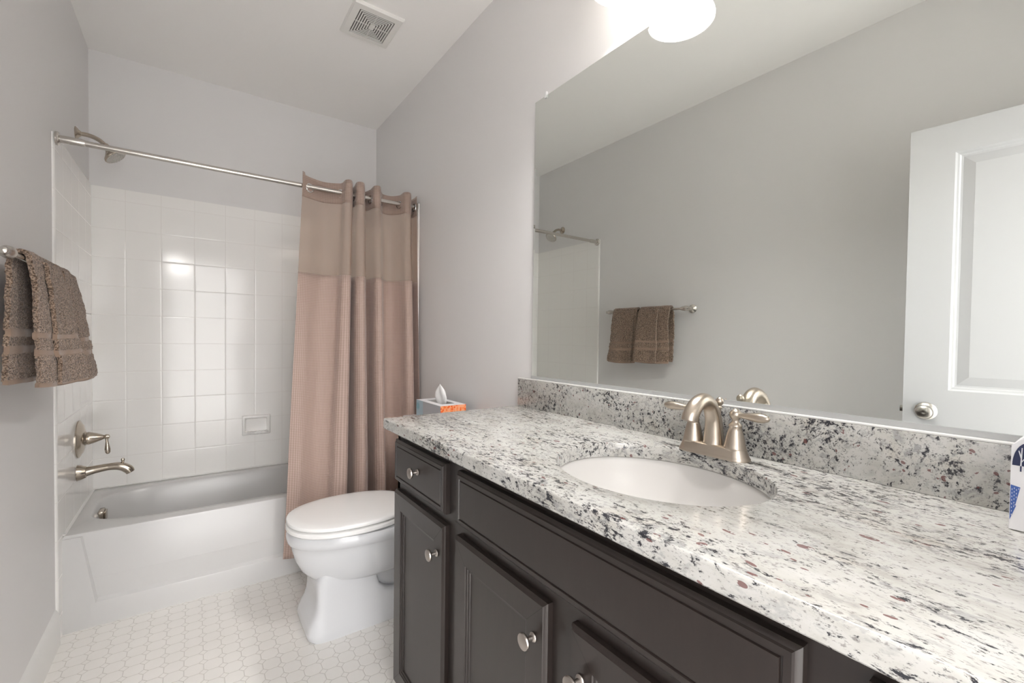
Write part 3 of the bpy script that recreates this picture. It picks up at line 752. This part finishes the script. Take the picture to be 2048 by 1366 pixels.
def build_near_tissue():
    x0, x1, y0, y1, z0, z1 = 1.408, 1.498, -3.185, -3.063, .9625, 1.083
    t = thing('tissue_box', 'white and blue tissue box with winter trees on the granite counter', 'tissue box', ((x0+x1)/2, (y0+y1)/2, z0), 'tissue boxes')
    bm = bmesh.new(); ym = (y0+y1)/2
    pr = [(y0, z0), (y1, z0), (y1, z1), (y1-.022, z1+.024), (ym, z1+.034), (y0+.022, z1+.024), (y0, z1)]
    loft(bm, [[Vector((x, y, z)) for y, z in pr] for x in (x0, x1)])
    link_mesh('carton', bm, m_box_white, t, 30)
    navy = simple('print_navy', (0.012, 0.02, 0.075), 0.4); blue = simple('print_blue', (0.05, 0.12, 0.40), 0.4); wh = simple('print_white', (0.75, 0.76, 0.80), 0.4)
    def print_(name, polys, mat, d):
        bm = bmesh.new()
        for p in polys:
            bm.faces.new([bm.verts.new((x0-d, y, z)) for y, z in p])
        link_mesh(name, bm, mat, t, 0)
    c = (y1-.0165, z1-.028)
    arc = [(c[0]+.0152*math.cos(a), c[1]+.034*math.sin(a)) for a in [i*math.pi/20 for i in range(21)]]
    b0 = y1-.0095
    print_('printed_tree_crown', [arc, [(b0+.0008, c[1]-.008), (b0-.0008, c[1]-.008), (b0-.0008, c[1]), (b0+.0008, c[1])]], navy, 0.0004)
    print_('printed_trunk', [[(b0+.0007, c[1]), (b0-.0007, c[1]), (b0-.0012, c[1]+.026), (b0-.0002, c[1]+.026)], [(b0+.0005, c[1]+.011), (b0+.0027, c[1]+.021), (b0+.0020, c[1]+.022), (b0-.0004, c[1]+.014)], [(b0-.0005, c[1]+.007), (b0-.0040, c[1]+.013), (b0-.0042, c[1]+.0115), (b0-.0004, c[1]+.0045)]], wh, 0.0008)
    q = y1-.0006
    print_('printed_fir', [[(q, z0+.064), (q-.0092, z0+.062), (q-.0050, z0+.036), (q, z0+.036)], [(q, z0+.037), (q-.0058, z0+.035), (q, z0+.013)]], blue, 0.0004)
    dots = []
    for i in range(4):
        for j in range(8):
            yy, zz = q-.0012-.0021*i, z0+.020+.0052*j+.002*(i % 2)
            if (q-yy) > .0085*(zz-z0-.008)/.055: continue
            dots.append([(yy, zz), (yy-.0006, zz), (yy-.0006, zz+.0022), (yy, zz+.0022)])
    print_('printed_dots', dots, wh, 0.0008)
build_near_tissue()

# ------------------------------------------------------------------ vanity
FX = 0.980
KN = [(0.0085, 0), (0.0095, 0.002), (0.0085, 0.004), (0.005, 0.006), (0.0045, 0.014), (0.007, 0.018), (0.0145, 0.021), (0.0160, 0.0245), (0.0150, 0.0275), (0.009, 0.0295), (0.001, 0.030)]
def build_vanity():
    t = thing('vanity_cabinet', 'espresso brown vanity cabinet under the granite counter', 'cabinet', (1.25, -2.59, 0))
    bx = FX+0.020
    bm = bmesh.new()
    xw, xi, ya, yb, z0, z1, p = W-0.001, bx+0.018, -3.405, -1.772, 0.10, 0.926, 0.018
    for f in (((bx, ya, z0), (xw, yb, z0+p)), ((bx, ya, z0), (xi, yb, z1)), ((xw-0.006, ya, z0), (xw, yb, z1)), ((bx, ya, z0), (xw, ya+p, z1)), ((bx, yb-p, z0), (xw, yb, z1)), ((bx+0.065, ya, 0.0), (xw, yb-0.013, z0))):
        box(bm, f[0][0], f[1][0], f[0][1], f[1][1], f[0][2], f[1][2])
    link_mesh('body', bm, m_wood, t, 0)
    def knob(y, z, par):
        bm = bmesh.new(); lathe(bm, KN, (FX, y, z), (-1, 0, 0), 28); tag(link_mesh('knob', bm, m_knob, par), 'pewter mushroom knob')
    slab = [(0, bx), (0, FX+.008), (.0025, FX+.005), (.006, FX+.003), (.008, FX), (.0165, FX), (.018, FX+.003), (.020, FX+.003), (.0215, FX+.0005)]
    def drawer(y0, y1, z0, z1, ky=None, name='drawer'):
        bm = bmesh.new(); rect_steps(bm, 0, (y0, z0), (y1, z1), slab)
        o = link_mesh(name, bm, m_wood, t, 25)
        if ky: knob(ky, (z0+z1)/2+.006, o)
    shak = [(0, bx), (0, FX+.008), (.002, FX+.005), (.005, FX+.003), (.007, FX), (.055, FX), (.0565, FX+.0025), (.061, FX+.0035), (.0625, FX+.006), (.067, FX+.0065), (.0685, FX+.0095)]
    def door(y0, y1, z0, z1, ky, kz):
        bm = bmesh.new(); rect_steps(bm, 0, (y0, z0), (y1, z1), shak, True, False); o = link_mesh('cabinet_door', bm, m_wood, t, 25)
        i = .0685; bm = bmesh.new(); bm.faces.new([bm.verts.new((FX+.0095, a, b)) for a, b in ((y0+i, z0+i), (y0+i, z1-i), (y1-i, z1-i), (y1-i, z0+i))]); link_mesh('inset_panel', bm, m_wood, o, 0)
        # mitre joints at the frame corners
        for a, b, sa, sb in ((y0, z0, 1, 1), (y0, z1, 1, -1), (y1, z0, -1, 1), (y1, z1, -1, -1)):
            bm = bmesh.new()
            p = [(a+sa*.008, b+sb*.0086), (a+sa*.0086, b+sb*.008), (a+sa*.0546, b+sb*.054), (a+sa*.054, b+sb*.0546)]
            bm.faces.new([bm.verts.new((FX-.0002, *q)) for q in p])
            link_mesh('mitre_joint', bm, m_joint, o, 0)
        knob(ky, kz, o)
    drawer(-2.133, -1.786, .762, .896, -1.972)
    drawer(-2.963, -2.197, .762, .896, None, 'false_front')
    door(-2.133, -1.786, .102, .732, -2.098, .649)
    door(-2.544, -2.193, .102, .732, -2.512, .655)
    door(-2.960, -2.608, .102, .732, -2.638, .653)
    for z0, z1 in ((.762, .896), (.545, .732), (.325, .515), (.102, .295)):
        drawer(-3.385, -3.020, z0, z1, -3.20)
build_vanity()

CZT, CZB = .961, .9265
SKX, SKY, SA, SB = 1.238, -2.590, .190, .222
def build_counter():
    x0, x1, y0, y1 = .956, W, -3.419, -1.752
    n = 128; cx, cy = SKX, SKY
    def rect_loop(ins, z, insx1=0.0):
        a0, a1, b0, b1 = x0+ins, x1-insx1, y0, y1-ins
        out = []
        for i in range(n):
            t = 2*math.pi*i/n; c, s = math.cos(t), math.sin(t); k = 1e9
            if c > 1e-9: k = min(k, (a1-cx)/c)
            if c < -1e-9: k = min(k, (a0-cx)/c)
            if s > 1e-9: k = min(k, (b1-cy)/s)
            if s < -1e-9: k = min(k, (b0-cy)/s)
            out.append(Vector((cx+c*k, cy+s*k, z)))
        for p in ((a0, b0), (a0, b1), (a1, b0), (a1, b1)):
            p = Vector((*p, z)); i = min(range(n), key=lambda q: (out[q]-p).length); out[i] = p
        return out
    def hole(g, z): return sellipse(cx, cy, SA+g, SB+g, n, 2.0, z)
    bm = bmesh.new()
    R_ = .006
    loops = [hole(0, CZB), rect_loop(R_*.5, CZB), rect_loop(0, CZB+R_*.5)]
    for k in range(0, 6):
        a = k/5*math.pi/2; loops.append(rect_loop(R_*(1-math.cos(a)), CZT-R_+R_*math.sin(a)))
    loops += [hole(.004, CZT), hole(.0012, CZT-.0012), hole(0, CZT-.004), hole(0, CZB)]
    loft(bm, loops, False, False); bmesh.ops.remove_doubles(bm, verts=bm.verts, dist=1e-6)
    o = link_mesh('countertop', bm, m_granite, None, 30, (1.24, -2.59, CZB))
    tag(o, 'speckled white granite counter with oval sink cutout', 'countertop')
    bm = B(W-.020, W, -3.419, y1, CZT, 1.0676, bev=0.002)
    o = link_mesh('backsplash', bm, m_granite_b, None, 30, (W-.01, -2.59, CZT)); tag(o, 'speckled granite backsplash strip below the mirror', 'backsplash')
    tag(link_mesh('caulk_line', B(W-.0195, W-.0095, -3.419, y1+.001, 1.0674, 1.0722, bev=.0015), m_trim, o, 30), 'white caulk line along the top')
    # undermount basin
    t = thing('sink', 'oval white undermount sink in the granite counter', 'sink', (cx, cy, CZB-.15))
    bm = bmesh.new(); L = lambda g, z, dx=0: sellipse(cx+dx, cy, SA+g, SB+g, 96, 2.0, z)
    loft(bm, [L(.022, CZB-.012), L(.022, CZB-.001), L(.004, CZB-.001), L(.002, CZB-.004), L(-.004, CZB-.03), L(-.018, CZB-.07), L(-.045, CZB-.105), L(-.085, CZB-.128), L(-.130, CZB-.138, .01), L(-.165, CZB-.141, .02)], False, True)
    link_mesh('bowl', bm, m_sink, t, 60)
    bm = bmesh.new(); lathe(bm, [(0.022, 0), (0.022, 0.002), (0.017, 0.003), (0.014, 0.005), (0.001, 0.007)], (cx+.02, cy, CZB-.1405)); link_mesh('drain', bm, m_nickel, t)
build_counter()

def build_faucet():
    fx, fy, z = 1.447, -2.597, CZT
    t = thing('faucet', 'brushed nickel two-handle faucet behind the oval sink', 'faucet', (fx, fy, z))
    bm = bmesh.new(); n = 48
    def st(g, zz):
        out = []
        for i in range(n):
            a = 2*math.pi*i/n; s_ = math.sin(a); c_ = math.cos(a)
            out.append(Vector((fx + (.0265+g)*c_, fy + math.copysign(.054, s_)*(1 if abs(s_) > 1e-6 else 0) + (.0265+g)*s_, zz)))
        return out
    loft(bm, [st(.003, z), st(.003, z+.004), st(.0005, z+.007), st(.0, z+.009), st(-.0035, z+.017), st(-.005, z+.024), st(-.008, z+.026)])
    link_mesh('base_plate', bm, m_nickel, t, 40)
    # arched spout
    bm = bmesh.new()
    path = spline([(fx+.002, fy, z+.018), (fx+.002, fy, z+.045), (fx-.002, fy, z+.085), (fx-.018, fy, z+.116), (fx-.045, fy, z+.130), (fx-.074, fy, z+.121), (fx-.094, fy, z+.100), (fx-.099, fy, z+.087)], 10)
    tube(bm, path, [.0245, .0215, .0180, .0165, .0165, .0170, .0175, .0170], 24)
    link_mesh('spout', bm, m_nickel, t, 50)
    for s in (-1, 1):
        hy = fy+s*.0510
        bm = bmesh.new()
        lathe(bm, [(.0230, .022), (.0235, .026), (.0225, .029), (.0210, .036), (.0185, .050), (.0150, .064), (.0125, .071), (.0140, .074), (.0135, .078), (.0095, .082), (.0070, .087), (.0085, .091), (.0120, .096), (.0130, .101), (.0115, .107), (.0060, .112), (.0020, .1145), (.001, .115)], (fx, hy, z), n=32)
        h = link_mesh('handle', bm, m_nickel, t, 50)
        bm = bmesh.new(); lathe(bm, [(.0075, .006), (.0060, .016), (.0070, .026), (.0095, .040), (.0105, .054), (.0095, .066), (.0070, .070), (.0065, .073), (.0030, .076), (.001, .077)], (fx, hy, z+.1005), (-.12, s, .02), 24); link_mesh('lever', bm, m_nickel, h, 50)
    bm = bmesh.new(); lathe(bm, [(.0075, .020), (.0065, .030), (.0045, .034), (.0040, .085), (.0040, .105), (.0065, .108), (.0045, .111), (.0045, .113), (.0080, .117), (.0092, .123), (.0075, .129), (.0020, .133), (.001, .1335)], (fx+.024, fy, z), n=24); link_mesh('lift_rod', bm, m_nickel, t, 50)
build_faucet()

# ------------------------------------------------------------------ mirror
def build_mirror():
    y0, y1, z0, z1 = -3.40, -1.8211, 1.0720, 2.1290
    t = thing('mirror', 'wide frameless wall mirror above the granite backsplash', 'mirror', (W, (y0+y1)/2, z0))
    bm = bmesh.new(); rect_steps(bm, 0, (y0, z0), (y1, z1), [(0, W), (0, W-.0046), (.009, W-.005)], True, True)
    link_mesh('mirror_glass', bm, m_mirror, t, 0)
    bm = bmesh.new()
    box(bm, W-.0085, W-.0055, y0, y1+.001, z0-.004, z0+.011); box(bm, W-.0085, W, y0, y1+.001, z0-.0042, z0-.0012)
    tag(link_mesh('bottom_channel', bm, m_alu, t, 0), 'grey aluminium channel')
    for y in (-1.884, -2.9):
        bm = bmesh.new(); box(bm, W-.009, W, y-.006, y+.006, z1, z1+.014, 0.002); box(bm, W-.009, W-.0055, y-.006, y+.006, z1-.010, z1+.004, 0.001)
        tag(link_mesh('mirror_clip', bm, m_clip, t), 'small clear plastic clip')
build_mirror()

# ------------------------------------------------------------------ vanity light above the mirror
def build_light():
    lx, lz = 1.393, 2.182
    t = thing('vanity_light', 'three-lamp vanity light with white glass shades above the mirror', 'light', (W, -2.60, 2.36))
    link_mesh('backplate', B(W-.022, W, -2.92, -2.28, 2.325, 2.415, bev=.008), m_nickel, t)
    for y in (-2.356, -2.60, -2.844):
        bm = bmesh.new(); tube(bm, spline([(W-.018, y, 2.37), (W-.06, y, 2.385), (lx+.02, y, 2.385), (lx, y, 2.36)], 8), .009, 14); lathe(bm, [(.012, 0), (.028, -.008), (.030, -.030), (.027, -.034)], (lx, y, 2.362), n=24)
        link_mesh('arm', bm, m_nickel, t)
        bm = bmesh.new()   # bell shade, open at the bottom, with moulded rings near its rim
        pr = [(.026, .165), (.040, .158), (.056, .140), (.066, .115), (.072, .085), (.077, .055), (.080, .040), (.083, .036), (.083, .030), (.087, .026), (.0875, .018), (.092, .014), (.0940, .006), (.0935, .001), (.0905, .0)]
        inner = [(r-.0035, h) for r, h in reversed(pr[:-1])]
        lathe(bm, pr+inner, (lx, y, lz), n=56, cap0=False, cap1=False)
        s = link_mesh('glass_shade', bm, m_shade, t, 40)
        bm = bmesh.new(); lathe(bm, [(.013, .150), (.014, .115), (.022, .095), (.0295, .068), (.0285, .048), (.020, .032), (.008, .026), (.001, .0255)], (lx, y, lz), n=28); link_mesh('bulb', bm, m_bulb, t, 60)
build_light()

# ------------------------------------------------------------------ ceiling vent
def build_vent():
    x0, x1, y0, y1 = 1.026, 1.256, -1.170, -.924
    t = thing('ceiling_vent', 'square white exhaust fan grille on the ceiling', 'vent', ((x0+x1)/2, (y0+y1)/2, H))
    bm = bmesh.new(); rect_steps(bm, 2, (x0, y0), (x1, y1), [(0, H), (0, H-.006), (.006, H-.013), (.034, H-.0155), (.034, H-.004)], False, False); link_mesh('frame', bm, m_white_plastic, t, 20)
    i = .034
    link_mesh('duct_opening', B(x0+i-.002, x1-i+.002, y0+i-.002, y1-i+.002, H-.004, H-.002), m_dark_gap, t, 0)
    bm = bmesh.new(); k = 0
    while i < .105:
        a = i+.0050; b = a+.0055
        o = [(x0+a, y0+a), (x1-a, y0+a), (x1-a, y1-a), (x0+a, y1-a)]; p = [(x0+b, y0+b), (x1-b, y0+b), (x1-b, y1-b), (x0+b, y1-b)]
        if x1-b < x0+b+.012: break
        loft(bm, [[Vector((*q, z)) for q in lp] for lp, z in ((o, H-.0136), (o, H-.0148), (p, H-.0148), (p, H-.0136), (o, H-.0136))], False, False)
        i += .0108
    a = i+.0045
    box(bm, x0+a, x1-a, y0+a, y1-a, H-.0148, H-.0115)
    xm, ym = (x0+x1)/2, (y0+y1)/2
    box(bm, xm-.0008, xm+.0008, y0+.034, y1-.034, H-.0136, H-.010); box(bm, x0+.034, x1-.034, ym-.0008, ym+.0008, H-.0136, H-.010)
    link_mesh('louvre', bm, m_white_plastic, t, 20)
build_vent()
